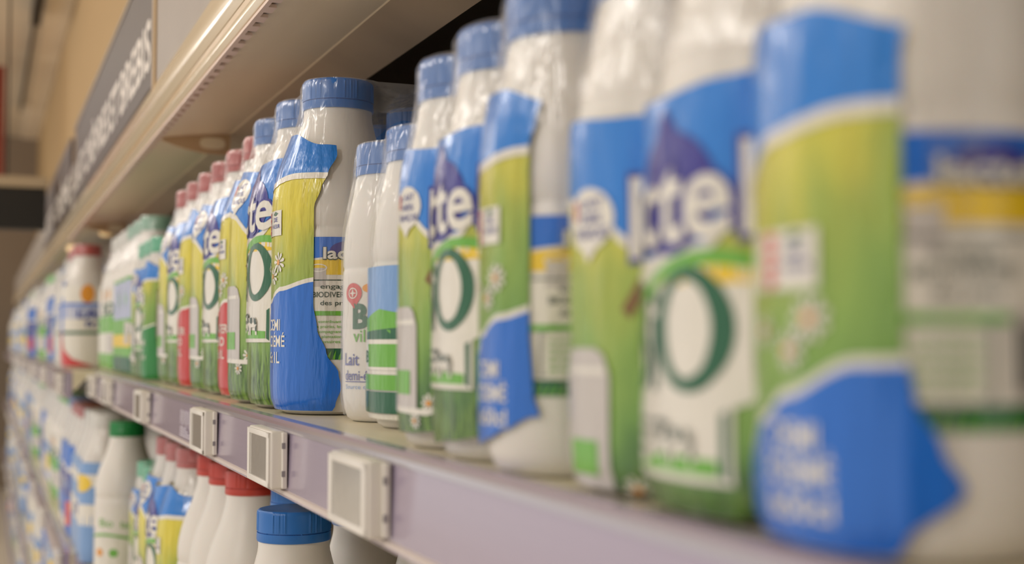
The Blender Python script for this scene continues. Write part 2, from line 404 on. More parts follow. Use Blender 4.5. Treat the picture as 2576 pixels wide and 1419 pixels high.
def meadow_film(bt, drop, lines, ubpts, dv=0, badge_v=.725, bh=.0, lopts=None, dcp=None, tl=(.262, .048), vtpts=None, field=None, light=False):
    """printed film: blue sky, meadow, logo, BiO and the coloured drop at the near end"""
    mb = MB(); asp = bt.p/bt.H; ub = interp(ubpts)
    L = lambda k: clampmap(bt, ub, .0003+.00022*k, dv)
    vt = interp(vtpts or [(-2.6, .80), (-2.1, .815), (-1.6, .80), (-1.0, .79), (-.6, .80), (-.25, .835), (.1, .83), (.5, .79), (1, .775)])
    lof = interp(lopts) if lopts else (lambda u: .012)
    lo = lambda u: lof(u)-dv
    wl = interp([(-2.6, .60), (-2.15, .68), (-1.9, .66), (-1.45, .57), (-1.2, .545), (-.75, .56), (-.42, .64), (-.1, .688), (.3, .705), (1, .70)])
    band(mb, -2.75, 1.1, lo, vt, L(0), field or F_field, 200, 60)
    band(mb, -2.75, 1.1, wl, vt, L(1), F_blue, 200, 16)
    band(mb, -2.75, 1.1, lambda u: wl(u)-.018, wl, L(2), F_white, 200, 2)
    # drop at the near end
    dc = interp(dcp or [(-.42, .0), (-.40, .12), (-.36, .20), (-.27, .275), (-.1, .325), (.15, .36), (.5, .385), (1, .40)])
    band(mb, -.52 if dcp else -.44, 1.1, lo, lambda u: dc(u)+.013, L(1), F_white, 80, 24)
    band(mb, -.50 if dcp else -.42, 1.1, lo, dc, L(2), drop, 80, 30)
    for i, t in enumerate(lines):
        put_word(mb, t, (.03, tl[0]-tl[1]*i), .034, .36 if len(t) > 4 else .24, L(3), F_white, .04, bold=.02)
    # logo on the middle bottle
    put_poly(mb, ell(-.93, .64, .29, .094, 36, 0), L(3), F_purple)
    put_poly(mb, [(-1.13, .69), (-.80, .70), (-.90, .745), (-.98, .775)], L(3), F_purple)
    put_word(mb, 'lactel', (-1.02, .635), .142, 1.13, L(5), F_purple, .04, bold=.075, spacing=1.02, rot=.012)
    put_word(mb, 'lactel', (-1.02, .635), .136, 1.10, L(6), F_white, .04, bold=.028, spacing=1.02, rot=.012)
    # swooshes under the logo
    sw = lambda a, b: (lambda u: a-b*(u+.95)**2)
    band(mb, -1.42, -.52, lambda u: .515-.28*(u+.72)**2, lambda u: .545-.26*(u+.72)**2, L(4), F_white, 40, 3)
    band(mb, -1.36, -.50, lambda u: .528-.25*(u+.70)**2, lambda u: .55-.22*(u+.70)**2, L(5), F_lgreen, 40, 3)
    band(mb, -1.05, -.46, lambda u: .50, lambda u: .535-.1*(u+.6)**2, L(4), F_yel, 24, 3)
    # BiO
    put_poly(mb, ell(-.97, .425, .56, .115, 36, 0, .6), L(3), F_white)
    put_word(mb, 'Bi', (-1.21, .430), .170, .34, L(5), F_dgreen, .04, bold=.02)
    put_ring(mb, ell(-.80, .435, .235, .094, 36), ell(-.81, .435, .145, .073, 36), L(5), F_dgreen)
    put_poly(mb, ell(-.81, .435, .15, .075, 30), L(4), F_gray if light else F_white)
    # cow box
    put_poly(mb, rect(-1.45, .21, -.58, .325), L(4), F_white); 
    put_ring(mb, rect(-1.42, .215, -.60, .318), rect(-1.39, .222, -.63, .311), L(5), F_dgreen)
    put_poly(mb, [(-1.3, .222), (-.64, .222), (-.64, .245), (-1.0, .25)], L(5), F_lgreen)
    cow(mb, lambda k: L(k+3), -.86, .268, .24, asp*.85)
    for i, (t, wd) in enumerate((('favorise la', .3), ('BIODIVERSITÉ', .36), ('des prés', .24))):
        put_word(mb, t, (-1.19, .297-.022*i), .012, wd, L(6), F_ink, .06, bold=.01)
    # badge on the far bottle
    bv = badge_v
    put_poly(mb, ell(-1.86, bv, .20, .056, 20, 0)+[], L(3), F_white)
    put_poly(mb, [(-1.97, bv-.03), (-1.86, bv-.075), (-1.72, bv-.03)], L(3), F_white)
    put_poly(mb, rect(-1.99, bv+.0, -1.955, bv+.035), L(4), F_badge)
    for i, (t, wd) in enumerate((('LAIT', .19), ('100%', .17), ('FRANÇAIS', .28))):
        put_word(mb, t, (-1.83, bv+.028-.026*i), .018, wd, L(4), F_letter, .06, bold=.015)
    # milk bottle picture with green square, on the far bottle
    put_poly(mb, [(-2.12, .15), (-1.70, .15), (-1.70, .36), (-1.74, .395), (-1.80, .405), (-2.02, .405), (-2.08, .395), (-2.12, .36)], L(3), F_gray)
    band(mb, -2.10, -1.72, .36, .372, L(4), F_white, 6, 1)
    put_poly(mb, rect(-2.05, .185, -1.78, .245), L(4), F_lgreen)
    put_poly(mb, [(-2.4, .15), (-2.12, .14), (-1.6, .135), (-1.5, .145), (-1.5, .155), (-1.65, .15), (-2.12, .158), (-2.4, .168)], L(3), F_white)
    put_poly(mb, [(-1.62, .47), (-1.55, .52), (-1.48, .525), (-1.52, .50), (-1.58, .455)], L(3), F_brown)
    # origin badge with hearts, daisies
    put_poly(mb, rect(-.25, .525+bh, .16, .600+bh), L(3), F_white)
    for i in range(4): put_poly(mb, [(-.15, bh+.592-.018*i), (-.10, bh+.598-.018*i), (-.05, bh+.592-.018*i), (-.10, bh+.578-.018*i)], L(4), F_badge)
    put_word(mb, 'DE', (.06, .573+bh), .013, .08, L(4), F_letter, 0, bold=.02); put_word(mb, 'VALEUR', (.06, .553+bh), .012, .15, L(4), F_letter, 0, bold=.02)
    put_poly(mb, [(.01, .588+bh), (.06, .597+bh), (.11, .59+bh), (.06, .584+bh)], L(4), F_dgreen)
    for (du, dvv, r) in ((.12, .445, .085), (.02, .405, .075), (-.16, .43, .06), (-1.58, .165, .07), (-1.72, .12, .06)):
        c = daisy(mb, L(3), du, dvv, r, asp); put_poly(mb, c, L(5), F_orange, 0)
    return mb.mesh('printed_film', True)

def simple_film(bt, base, bits, ubv, v0=.012, v1=.78, dv=0):
    """other makes: a base colour and coloured areas; bits = (kind, args, material)"""
    mb = MB(); ub = lambda v: ubv
    L = lambda k: clampmap(bt, ub, .0003+.00025*k, dv)
    if base: band(mb, -2.5, ubv, v0, v1, L(0), base, 110, 14)
    for k, (kind, a, m) in enumerate(bits):
        if kind == 'band': band(mb, a[0], a[1], a[2], a[3], L(1+k*.5), m, 60, 4)
        elif kind == 'poly': put_poly(mb, a, L(1+k*.5), m, .08)
        elif kind == 'word': put_word(mb, a[0], a[1], a[2], a[3], L(1+k*.5), m, .06, bold=.03)
    return mb.mesh('printed_film', True)

# body label seen through the open end of the wrap
def label_mesh(bt, detail=True):
    mb = MB(); R = bt.R; H = bt.H
    def L(k):
        def mp(a, v):      # a in degrees from the aisle side toward the near end
            f = math.radians(a); r = R+.0003+.00015*k; return (-r*math.cos(f), -r*math.sin(f), v*H)
        return mp
    def bandd(a0, a1, v0, v1, k, m): band(mb, a0, a1, v0, v1, L(k), m, max(2, int((a1-a0)/4)), 3)
    bandd(20, 150, .185, .515, 0, F_white)
    band(mb, 20, 150, lambda a: .455+.0003*(a-60), .515, L(1), F_drop, 30, 3)
    band(mb, 20, 150, lambda a: .405, lambda a: .455+.0003*(a-60)-.006, L(1), F_yel, 30, 3)
    put_poly(mb, ell(86, .475, 17, .028, 24), L(2), F_purple, 8)
    put_word(mb, 'lactel', (84, .468), .036, 42, L(4), F_ink, 5, bold=.06)
    put_word(mb, 'lactel', (84, .469), .034, 41, L(5), F_white, 5, bold=.03)
    put_poly(mb, rect(52, .37, 66, .425), L(2), F_gray, 5); put_ring(mb, ell(59, .425, 8, .012, 20), ell(59, .425, 6.8, .009, 20), L(3), F_white)
    put_poly(mb, rect(20, .30, 150, .392), L(2), F_white, 6)
    bandd(20, 150, .388, .391, 3, F_ink)
    for i, (t, wd) in enumerate((('engagé', 26), ('BIODIVERSITÉ', 40), ('des prés', 26))):
        put_word(mb, t, (74, .372-.024*i), .014 if i != 1 else .016, wd, L(4), F_ink, 5, bold=.012)
    put_poly(mb, rect(20, .287, 150, .300), L(3), F_lgreen, 6)
    put_ring(mb, rect(48, .198, 84, .284), rect(49, .2, 83, .2820), L(4), F_ink)
    for i, t in enumerate(('en contribuant', 'aux prairies, les', 'accompagnant', 'leur plantation', 'partenaires.')):
        put_word(mb, t, (67, .270-.0145*i), .0085, 26, L(4), F_lgreen, 5, bold=.012)
    put_poly(mb, rect(92, .20, 128, .30), L(4), F_gray, 5); 
    for i in range(9): put_poly(mb, rect(94+i*3.6, .21, 94+i*3.6+(1.2 if i % 2 else 2), .285), L(5), F_ink, 0)
    bandd(20, 150, .160, .192, 1, F_dgreen)
    for i in range(26):
        a = 22+i*5; put_poly(mb, [(a, .160), (a+2.2, .160), (a+3+random.random()*3, .187), (a+.8, .170)], L(2), F_lgreen, 0)
    return mb.mesh('label', True)

LBL = {TALL: label_mesh(TALL), SMALL: label_mesh(SMALL)}
CLR = {TALL: clear_film_mesh(TALL), SMALL: clear_film_mesh(SMALL)}

def pack(name, bt, x, y, z, capm, filmme, label, group=None, fine=False, labels=False, rz=0, clear=None, cat='milk pack', capm2=None):
    root = bpy.data.objects.new(name, None); COL.objects.link(root); root.location = (x, y, z); root.rotation_euler = (0, 0, rz)
    root.empty_display_size = .05
    tag(root, label, cat, group)
    for i in range(3):
        for j in range(2):
            b = link('bottle', bt.body(96 if fine else 28), root, (j*bt.p, i*bt.p, 0))
            cm = capm2 if (capm2 and (i+j) % 2) else capm
            link('cap', cap(bt, cm, fine), b, (0, 0, bt.H-bt.ch), rz=.4*i+.9*j+.25)
            if labels and j == 0 or labels and i == 0: link('label', LBL[bt], b)
    if filmme: link('printed_film', filmme, root)
    link('clear_film', clear or CLR[bt], root)
    return root

# ------------------------------------------------------------------ the main shelf: packs by their real places
UB_A = [(0, .60), (.03, .64), (.08, .68), (.12, .66), (.18, .57), (.25, .50), (.32, .47), (.60, .47), (.66, .52), (.70, .57), (.76, .64), (.80, .63), (.84, .45)]
f_focus = meadow_film(TALL, F_drop, ('DEMI', 'ÉCRÉMÉ', '6x1L'), UB_A, field=F_field2)
f_red = meadow_film(TALL, F_red, ('ENTIER', 'BIO', '6x1L'), UB_A, field=F_field2)
UB_B = [(0, -.2), (.05, -.04), (.075, .10), (.12, .42), (.16, .385), (.30, .36), (.66, .36), (.70, .39), (.80, .47), (.85, .10)]
f_near = meadow_film(SMALL, F_drop, ('DEMI', 'ÉCRÉMÉ', '6x50cl'), UB_B, dv=-.05, badge_v=.655, bh=-.01, lopts=[(-2.6, .03), (-1.8, .04), (-1.45, .05), (-1.2, .03), (-.8, .045), (-.5, .06), (-.3, .045), (-.1, .06), (.1, .075), (.4, .12)])
UB_C = [(0, .38), (.03, .44), (.095, .62), (.14, .55), (.20, .47), (.27, .44), (.60, .44), (.70, .49)]
f_near2 = meadow_film(SMALL, F_drop, ('DEMI', 'ÉCRÉMÉ', '6x50cl'), UB_C, dv=-.15, badge_v=.63, bh=-.043, tl=(.300, .043), dcp=[(-.50, .15), (-.45, .215), (-.36, .265), (-.2, .31), (0, .345), (.3, .385), (1, .40)])
f_greens = meadow_film(SMALL, F_green, ('ÉCRÉMÉ', 'BIO', '6x50cl'), UB_A)
f_bv = None

Z1 = S1+.0005
pack('milk_pack', SMALL, .2105, .257, Z1, M_bluecap, f_near2, 'nearest wrapped milk pack, huge and blurred, cut by the right frame edge', 'blue capped meadow print packs', True, True, rz=-math.radians(3.4))
pack('milk_pack', SMALL, .2130, .461, Z1, M_bluecap, f_near, 'blurred blue-capped small milk pack right of the plain white bottles, second nearest on the shelf', 'blue capped meadow print packs', True, True, rz=-math.radians(3))
pack('milk_pack', TALL, .2347, .910, Z1, M_bluecap, f_focus, 'sharp tall blue-capped milk pack with wrinkled film and blue drop, mid shelf', 'blue capped meadow print packs', True, True)
pack('milk_pack', TALL, .2430, 1.184, Z1, M_redcap, f_red, 'red-capped milk pack with red drop, directly behind the sharp blue-capped pack', 'red capped meadow print packs', True)
pack('milk_pack', TALL, .2440, 1.458, Z1, M_redcap, f_red, 'farther of the two red-capped milk packs with red drops on the main shelf', 'red capped meadow print packs')
pack('milk_pack', SMALL, .2240, 1.735, Z1, M_mint, f_greens, 'short mint-capped milk pack with dark green drop beyond the red-capped packs', None)

# plain white organic milk pack in clear film between the near and the sharp packs
def bv_label(bt):
    mb = MB()
    def L(k):
        def mp(a, v):
            f = math.radians(a-14); r = bt.R+.0003+.0002*k; return (-r*math.cos(f), -r*math.sin(f), v*bt.H)
        return mp
    put_poly(mb, ell(36, .455, 13.5, .036, 28), L(1), F_badge, 6)
    put_poly(mb, [(28, .43), (38, .40), (46, .43)], L(1), F_badge, 6)
    put_ring(mb, ell(36, .455, 7.5, .020, 20), ell(36, .455, 6, .016, 20), L(2), F_white)
    put_poly(mb, [(36, .472), (37.5, .458), (42, .455), (37.5, .452), (36, .438), (34.5, .452), (30, .455), (34.5, .458)], L(2), F_white, 0)
    put_poly(mb, ell(60, .472, 10, .016, 16), L(1), F_orange, 6)
    put_word(mb, 'Bio', (62, .375), .085, 52, L(1), F_dgreen, 5, bold=.06)
    put_word(mb, 'village', (62, .305), .045, 50, L(1), F_lgreen, 5, bold=.01)
    put_word(mb, 'Lait', (33, .222), .045, 26, L(1), F_letter, 5, bold=.012)
    put_word(mb, 'demi-écrémé', (57, .165), .036, 72, L(1), F_letter, 5, bold=.012)
    put_poly(mb, rect(21, .140, 93, .143), L(1), F_letter, 6)
    put_word(mb, 'Source de calcium', (57, .124), .016, 70, L(1), F_pale, 5)
    return mb.mesh('label', True)
f_strip = simple_film(BIOS, None, [
    ('poly', rect(-1.420, .03, -0.380, .53), F_lgreen), ('poly', rect(-1.380, .03, -0.420, .53), F_white), ('poly', rect(-1.340, .36, -0.450, .53), F_pale),
    ('poly', [(-1.360, .30), (-0.470, .30), (-0.470, .37), (-0.820, .39), (-1.120, .36), (-1.360, .38)], F_lgreen),
    ('poly', [(-1.360, .27), (-0.470, .25), (-0.470, .33), (-1.360, .31)], F_dgreen), ('poly', rect(-1.280, .19, -0.500, .29), F_white),
    ('poly', rect(-1.100, .2, -0.550, .275), F_lgreen), ('word', ('AB', (-1.170, .235), .04, .2), F_dgreen), ('poly', rect(-1.340, .125, -0.450, .175), F_lgreen),
    ('poly', rect(-1.340, .05, -0.450, .12), F_dgreen)], 1.2)
LBV = bv_label(BIOS)
CLRS_full = clear_film_mesh(BIOS, .02, False)
bv = pack('milk_pack', BIOS, .2460, .667, Z1, M_bluecap, f_strip, 'plain white organic milk bottles wrapped in clear film, tucked right of the sharp pack', None, True, False, clear=CLRS_full)
for c in bv.children:
    if c.name.startswith('bottle') and c.location.x < .01: link('label', LBV, c)

# other makes
FR_frame = simple_film(TALL, F_white, [('band', (-2.5, 2.3, .40, .52), F_lav), ('band', (-2.5, 2.3, .505, .525), F_drop), ('band', (-2.5, 2.3, .275, .30), F_dgreen),
    ('band', (-.25, .16, .02, .70), F_drop), ('band', (1.75, 2.0, .02, .53), F_drop), ('poly', [(-.3, .02), (-.3, .30), (.12, .30), (.2, .16), (.45, .08), (.9, .02)], F_badge),
    ('poly', ell(.75, .60, .14, .075, 16), F_orange), ('poly', ell(1.55, .64, .12, .09, 16), F_yel), ('word', ('LAIT', (.9, .44), .07, .7), F_letter), ('word', ('frais', (1.0, .36), .05, .6), F_letter)], 2.3, v1=.66)
FR_white = simple_film(TALL, F_white, [('band', (-2.5, .9, .28, .40), F_lgreen), ('band', (-2.5, .9, .02, .13), F_lgreen), ('poly', ell(-.1, .55, .25, .05, 18), F_orange), ('poly', ell(-1.1, .55, .25, .05, 18), F_orange),
    ('poly', rect(-.4, .14, .4, .27), F_gray), ('word', ('BIO', (0, .45), .09, .6), F_dgreen), ('word', ('BIO', (-1, .45), .09, .6), F_dgreen)], .9, v1=.60)
FR_greenpk = simple_film(TALL, F_lgreen, [('band', (-2.5, .9, .36, .60), F_lav), ('poly', ell(-.2, .48, .3, .07, 20), F_lgreen), ('poly', ell(-1.2, .48, .3, .07, 20), F_lgreen),
    ('band', (-2.5, .9, .18, .26), F_yel), ('band', (-2.5, .9, .02, .12), F_dgreen), ('poly', rect(-.3, .2, .2, .34), F_gray), ('word', ('LAIT', (0, .3), .06, .6), F_white)], .9, v1=.62)
FR_blue = simple_film(TALL, F_drop, [('band', (-2.5, 2.2, .50, .53), F_white), ('band', (-2.5, 2.2, .3, .5), F_letter), ('poly', ell(-.2, .40, .35, .06, 18), F_pale), ('poly', rect(-.3, .1, .4, .28), F_badge),
    ('word', ('LAIT', (-1, .4), .08, .8), F_white), ('word', ('LAIT', (1.1, .4), .08, .8), F_white), ('band', (-2.5, -.5, .05, .12), F_white)], 2.2, v1=.70)
FR_pale = simple_film(TALL, F_white, [('band', (-2.5, 2.2, .34, .46), F_pale), ('band', (-2.5, 2.2, .08, .16), F_lav), ('poly', ell(.1, .26, .22, .09, 18), F_yel), ('poly', ell(1.3, .56, .22, .05, 18), F_dgreen),
    ('poly', rect(.6, .16, 1.3, .3), F_drop), ('word', ('LAIT', (-1, .4), .08, .8), F_letter), ('word', ('LAIT', (1.1, .4), .08, .8), F_letter)], 2.2, v1=.64)
FR_sky = simple_film(TALL, F_pale, [('band', (-2.5, 2.2, .26, .40), F_white), ('band', (-2.5, 2.2, .52, .60), F_white), ('poly', ell(.2, .54, .25, .06, 18), F_yel), ('poly', ell(1.3, .2, .25, .08, 18), F_dgreen),
    ('word', ('LAIT', (-1, .33), .08, .8), F_letter), ('word', ('LAIT', (1.1, .33), .08, .8), F_letter)], 2.2, v1=.68)

pack('milk_pack', TALL, .238, 1.985, Z1, M_hazecap, FR_greenpk, 'tall green-capped milk pack rising above the short mint-capped pack', None)
pack('milk_pack', TALL, .238, 2.27, Z1, M_wcap, FR_white, 'white-capped milk pack with pale green print behind the green-capped packs', None)
pack('milk_pack', TALL, .183, 2.62, Z1, M_redcap, FR_frame, 'white milk pack with blue frame, flame mark and red corner under red caps', None, capm2=M_redcap)

kinds = [(M_wcap, FR_pale), (M_bluecap, FR_sky), (M_wcap, FR_blue), (M_bluecap, FR_pale), (M_lgreen, FR_white), (M_wcap, FR_sky)]
def far_row(y0, y1, z, start, group, label):
    y = y0; k = start
    while y < y1:
        cm, fm = kinds[k % len(kinds)]
        pack('milk_pack', TALL, .185+random.random()*.02, y, z, cm, fm, label, group)
        y += .272+random.random()*.02+.012; k += 1+random.randrange(2)
far_row(2.93, 8.6, Z1, 0, 'far packs on the main shelf', 'blurred milk pack in the far row of the main shelf')

# ------------------------------------------------------------------ lower shelves
S2 = S1-.302; S3 = S2-.305; S4 = S3-.305
def lone(name, bt, x, y, z, capm, label, group, rz=0, fine=True, lab=None):
    root = bpy.data.objects.new(name, None); COL.objects.link(root); root.location = (x, y, z); root.rotation_euler = (0, 0, rz)
    tag(root, label, 'milk bottle', group); root.empty_display_size = .05
    link('body', bt.body(96), root); link('cap', cap(bt, capm, fine), root, (0, 0, bt.H-bt.ch))
    if lab: link('label', lab, root)
    return root
Z2 = S2+.0005
g = 'unwrapped blue capped bottles'
lone('milk_bottle', TALL, .2018, .896, Z2, M_bluecap, 'front unwrapped blue-capped milk bottle under the shelf edge, its cap in full view', g, .55)
lone('milk_bottle', TALL, .2700, .955, Z2, M_bluecap, 'white bottle between the front blue-capped one and the rightmost, cap mostly hidden by the rail', g, 1.7)
lone('milk_bottle', TALL, .2450, 1.060, Z2, M_bluecap, 'blue-capped bottle just behind the front blue cap, right of the red caps', g, 1.0)
lone('milk_bottle', TALL, .2920, .858, Z2, M_bluecap, 'rightmost white bottle below the price rail, only neck and shoulder showing', g, .2)
g = 'unwrapped red capped bottles'
lone('milk_bottle', TALL, .2289, 1.181, Z2, M_redcap2, 'nearest unwrapped white bottle with a red cap, left of the blue caps', g, .5)
lone('milk_bottle', TALL, .2289, 1.273, Z2, M_redcap2, 'middle one of the unwrapped red-capped bottles below the rail', g, .9)
lone('milk_bottle', TALL, .2310, 1.363, Z2, M_redcap2, 'farthest of the unwrapped red-capped bottles, beside the wrapped red-capped pack', g, .1)
pack('milk_pack', TALL, .2230, 1.456, Z2, M_redcap, f_red, 'red-capped milk pack with blue and yellow film on the lower shelf', None, True)
pack('milk_pack', SMALL, .226, 1.735, Z2, M_mint, f_greens, 'mint-capped short milk pack on the lower shelf right of the green-capped bottle', None)
def green_label(bt):
    mb = MB()
    def L(k):
        def mp(a, v):
            f = math.radians(a); r = bt.R+.0003+.0002*k; return (-r*math.cos(f), -r*math.sin(f), v*bt.H)
        return mp
    band(mb, -80, 160, .05, .30, L(0), F_yel if False else F_white, 50, 3)
    band(mb, -80, 160, lambda a: .30+.02*math.sin(math.radians(a*2)), lambda a: .315+.02*math.sin(math.radians(a*2)), L(1), F_lgreen, 50, 2)
    for c, m in ((30, F_orange), (62, F_lgreen), (100, F_badge)): put_poly(mb, ell(c, .22, 9, .025, 18), L(1), m, 6)
    put_word(mb, 'Bio', (45, .40), .05, 30, L(1), F_lgreen, 5); put_word(mb, 'lait', (90, .39), .04, 30, L(1), F_lgreen, 5)
    return mb.mesh('label', True)
lone('milk_bottle', TALL, .197, 1.975, Z2, M_green, 'white milk bottle with dark green cap standing alone on the lower shelf', None, 0, lab=green_label(TALL))
pack('milk_pack', TALL, .190, 2.20, Z2, M_wcap, FR_sky, 'pale blue and white milk pack behind the lone green-capped bottle', None)
pack('milk_pack', TALL, .188, 2.49, Z2, M_redcap, FR_blue, 'deep blue milk pack with red drop and red caps on the lower shelf', None)
far_row(2.79, 8.6, Z2, 3, 'far packs on the second shelf', 'blurred milk pack in the far row of the second shelf')
far_row(3.3, 8.6, S3+.0005, 1, 'far packs on the third shelf', 'blurred milk pack in the far row of the third shelf')
far_row(4.3, 8.6, S4+.0005, 4, 'far packs on the fourth shelf', 'blurred milk pack in the far row of the fourth shelf')

# ------------------------------------------------------------------ shelves, price rails and electronic labels
M_shelf = mat('shelf_cream', (222, 212, 184), rough=.35, var=.06, vscale=60, coat=.2)
M_rail = mat('price_rail', (168, 156, 178), rough=.22, var=.05, vscale=8, stretch=(1, .2, 30), coat=.6)
M_lip = mat('rail_clear_lip', (172, 168, 180), rough=.12, coat=.8)
M_cream = mat('cream_edge', (214, 202, 196), rough=.4)
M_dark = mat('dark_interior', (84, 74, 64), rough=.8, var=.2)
M_paper = mat('price_paper', (220, 214, 226), rough=.6)
XE = .184
def shelf(z, y0, y1, label, xe=XE):
    root = bpy.data.objects.new('shelf', None); COL.objects.link(root); root.location = (0, y0, z)
    tag(root, label, 'shelf')
    Lh = y1-y0
    mb = MB(); mb.sweep([(xe, 0), (xe, -.03), (xe+.004, -.03), (xe+.02, -.012), (.80, -.012), (.80, 0)], 0, Lh, M_shelf); link('shelf_board', mb.mesh('shelf_board'), root)
    mb = MB(); prof = [(xe-.0005, .0012), (xe-.007, .0010), (xe-.0098, -.0015), (xe-.011, -.0410), (xe-.013, -.0435), (xe-.006, -.0445), (xe-.0005, -.0415)]
    mb.sweep(prof, 0, Lh, M_rail)
    mb.sweep([(xe-.0092, -.0005), (xe-.0106, -.0020), (xe-.0110, -.0050), (xe-.0098, -.0055)], 0, Lh, M_lip)
    mb.sweep([(xe-.0108, -.0400), (xe-.0125, -.0408), (xe-.0125, -.0440), (xe-.0108, -.0445)], 0, Lh, M_cream)
    link('price_rail', mb.mesh('price_rail'), root)
    # short paper notes behind the rail's clear front
    return root
sh1 = shelf(S1, .10, 2.30, 'main cream shelf with lavender price rail holding the wrapped milk packs')
shelf(S1, 2.302, 8.9, 'far module of the main cream shelf carrying the blurred milk packs', .140)
shelf(S2, .10, 2.30, 'lower cream shelf carrying the unwrapped blue- and red-capped bottles', .155)
shelf(S2, 2.302, 8.9, 'far module of the second shelf with blurred blue and white packs', .140)
shelf(S3, 1.5, 8.9, 'third shelf down, at the lower left edge', .140)
shelf(S4, 1.5, 8.9, 'lowest shelf at the lower left edge', .140)

M_esl = mat('label_housing', (232, 228, 222), rough=.35)
M_scr = mat('label_screen', (184, 182, 178), rough=.12, coat=1, var=.08, vscale=120)
M_slot = mat('label_slot', (150, 146, 150), rough=.5)
def esl_meshes():
    w_, h_, t = .070, .0355, .0095
    h = MB(); h.box((-t, 0, 0), (0, w_, h_), M_esl, .0018)
    # raised frame around the screen
    for a, b in (((-t-.0012, .001, .001), (-t+.001, w_-.001, .0045)), ((-t-.0012, .001, h_-.0045), (-t+.001, w_-.001, h_-.001)),
                 ((-t-.0012, .001, .001), (-t+.001, .0075, h_-.001)), ((-t-.0012, w_-.0075, .001), (-t+.001, w_-.001, h_-.001))):
        h.box(a, b, M_esl, .0005)
    s = MB(); s.box((-t-.0004, .0076, .0046), (-t+.0005, w_-.0076, h_-.0046), M_scr)
    c = MB(); c.box((-.0028, -.0035, .0008), (.0003, w_+.002, h_-.0008), M_esl, .0006)
    for z in (.008, .025): c.box((-.0032, -.0038, z), (-.0012, -.0033, z+.0035), M_slot)
    return h.mesh('housing', True), s.mesh('screen'), c.mesh('clip')
EH, ES, EC = esl_meshes()
def esl(y, z, x, label, group=None):
    r = bpy.data.objects.new('electronic_price_label', None); COL.objects.link(r); r.location = (x, y, z-.0395)
    tag(r, label, 'price label', group); r.empty_display_size = .03
    link('housing', EH, r); link('screen', ES, r); link('clip', EC, r)
XR = XE-.0118
gp = 'electronic price labels on the main rail'
esl(.573, S1, XR, 'largest, nearest electronic price label on the rail, gray screen out of focus', gp)
esl(.789, S1, XR, 'sharp electronic price label below the blue drop, second nearest on the rail', gp)
esl(1.045, S1, XR, 'electronic price label below the red drop, third from the right', gp)
esl(1.485, S1, XR, 'small blurred electronic price label above the green-capped bottle', gp)
esl(1.93, S1, XR, 'blurred electronic price label under the mint-capped pack', gp)
esl(2.215, S1, XR, 'blurred electronic price label at the end of the first rail module', gp)
for i in range(7):
    esl(2.36+i*.62, S1, .128, 'tiny blurred price label on the far rail of the main shelf', 'far price labels, main shelf')
for i in range(9):
    esl(2.33+i*.6, S2, .128, 'tiny blurred price label on the far rail of the second shelf', 'far price labels, second shelf')
for i in range(7):
    esl(4.0+i*.6, S3, .128, 'tiny blurred price label on the far rail of the third shelf', 'far price labels, third shelf')
# printed price strips slid into the rail
for n, (y, lab) in enumerate(((1.245, 'faint white printed price strip in the rail, left of the third price label'), (.885, 'faint white printed price strip peeking out left of the sharp price label'))):
    mb = MB()
    mp = lambda a, b: (XE-.0117-.00008-(1-b)*.0009, y-a, S1-.039+b*.029)
    for i in range(26):
        a = i*.0033
        if i % 3 != 2: put_poly(mb, rect(a, .45+.1*math.sin(i), a+.0016, .92), mp, M_paper, 0)
    for j in range(4): put_poly(mb, rect(0, .1+.08*j, .07-.01*j, .13+.08*j), mp, M_paper, 0)
    o = link('price_strip', mb.mesh('price_strip')); tag(o, lab, 'price strip', 'printed price strips in the rail')

# ------------------------------------------------------------------ canopy above the shelf
E = EYE
M_under = mat('canopy_underside', (246, 228, 198), rough=.45, var=.05, vscale=5, coat=.15)
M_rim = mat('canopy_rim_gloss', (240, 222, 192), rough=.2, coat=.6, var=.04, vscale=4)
M_rim2 = mat('canopy_rim_groove', (196, 166, 118), rough=.3)  # tan groove between the two glossy rim bands
M_comb = mat('comb_strip', (226, 200, 184), rough=.4)
M_lipd = mat('canopy_lip', (170, 150, 126), rough=.5, var=.25, vscale=12)
Y0, Y1 = .25, 8.9
mb = MB()
mb.sweep([(.1865, E+.242), (.222, E+.2465), (.270, E+.2510), (.310, E+.2345), (.314, E+.236), (.276, E+.29), (.186, E+.29)], Y0, Y1, M_under)
r = link('canopy', mb.mesh('canopy')); tag(r, kind='structure'); r.name = 'trim_1'
mb = MB(); mb.sweep([(.271, E+.2500), (.310, E+.2332), (.3108, E+.2342), (.272, E+.2510)], Y0, Y1, M_lipd)
struct('trim_2', mb)
mb = MB(); mb.sweep([(.1795, E+.300), (.1775, E+.290), (.1750, E+.282), (.1745, E+.272), (.1765, E+.264), (.1790, E+.2605), (.1860, E+.262), (.1860, E+.30)], Y0, Y1, M_rim)
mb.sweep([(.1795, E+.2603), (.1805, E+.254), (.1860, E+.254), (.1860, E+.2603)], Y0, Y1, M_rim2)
mb.sweep([(.1790, E+.2538), (.1765, E+.250), (.1765, E+.245), (.1790, E+.2415), (.1835, E+.2410), (.1862, E+.2420), (.1862, E+.2538)], Y0, Y1, M_rim)
struct('trim_3', mb, True)
# comb-like strip of small teeth below the rim
mb = MB(); mb.sweep([(.1800, E+.2385), (.1835, E+.2385), (.1835, E+.2412), (.1800, E+.2412)], Y0, 3.2, M_comb)
y = Y0
while y < 3.2:
    mb.box((.1835, y, E+.2385), (.1895, y+.0165, E+.2410), M_comb); y += .030
cb = link('comb_strip', mb.mesh('comb_strip')); tag(cb, 'pinkish toothed plastic strip running along the underside of the canopy rim', 'plastic strip')
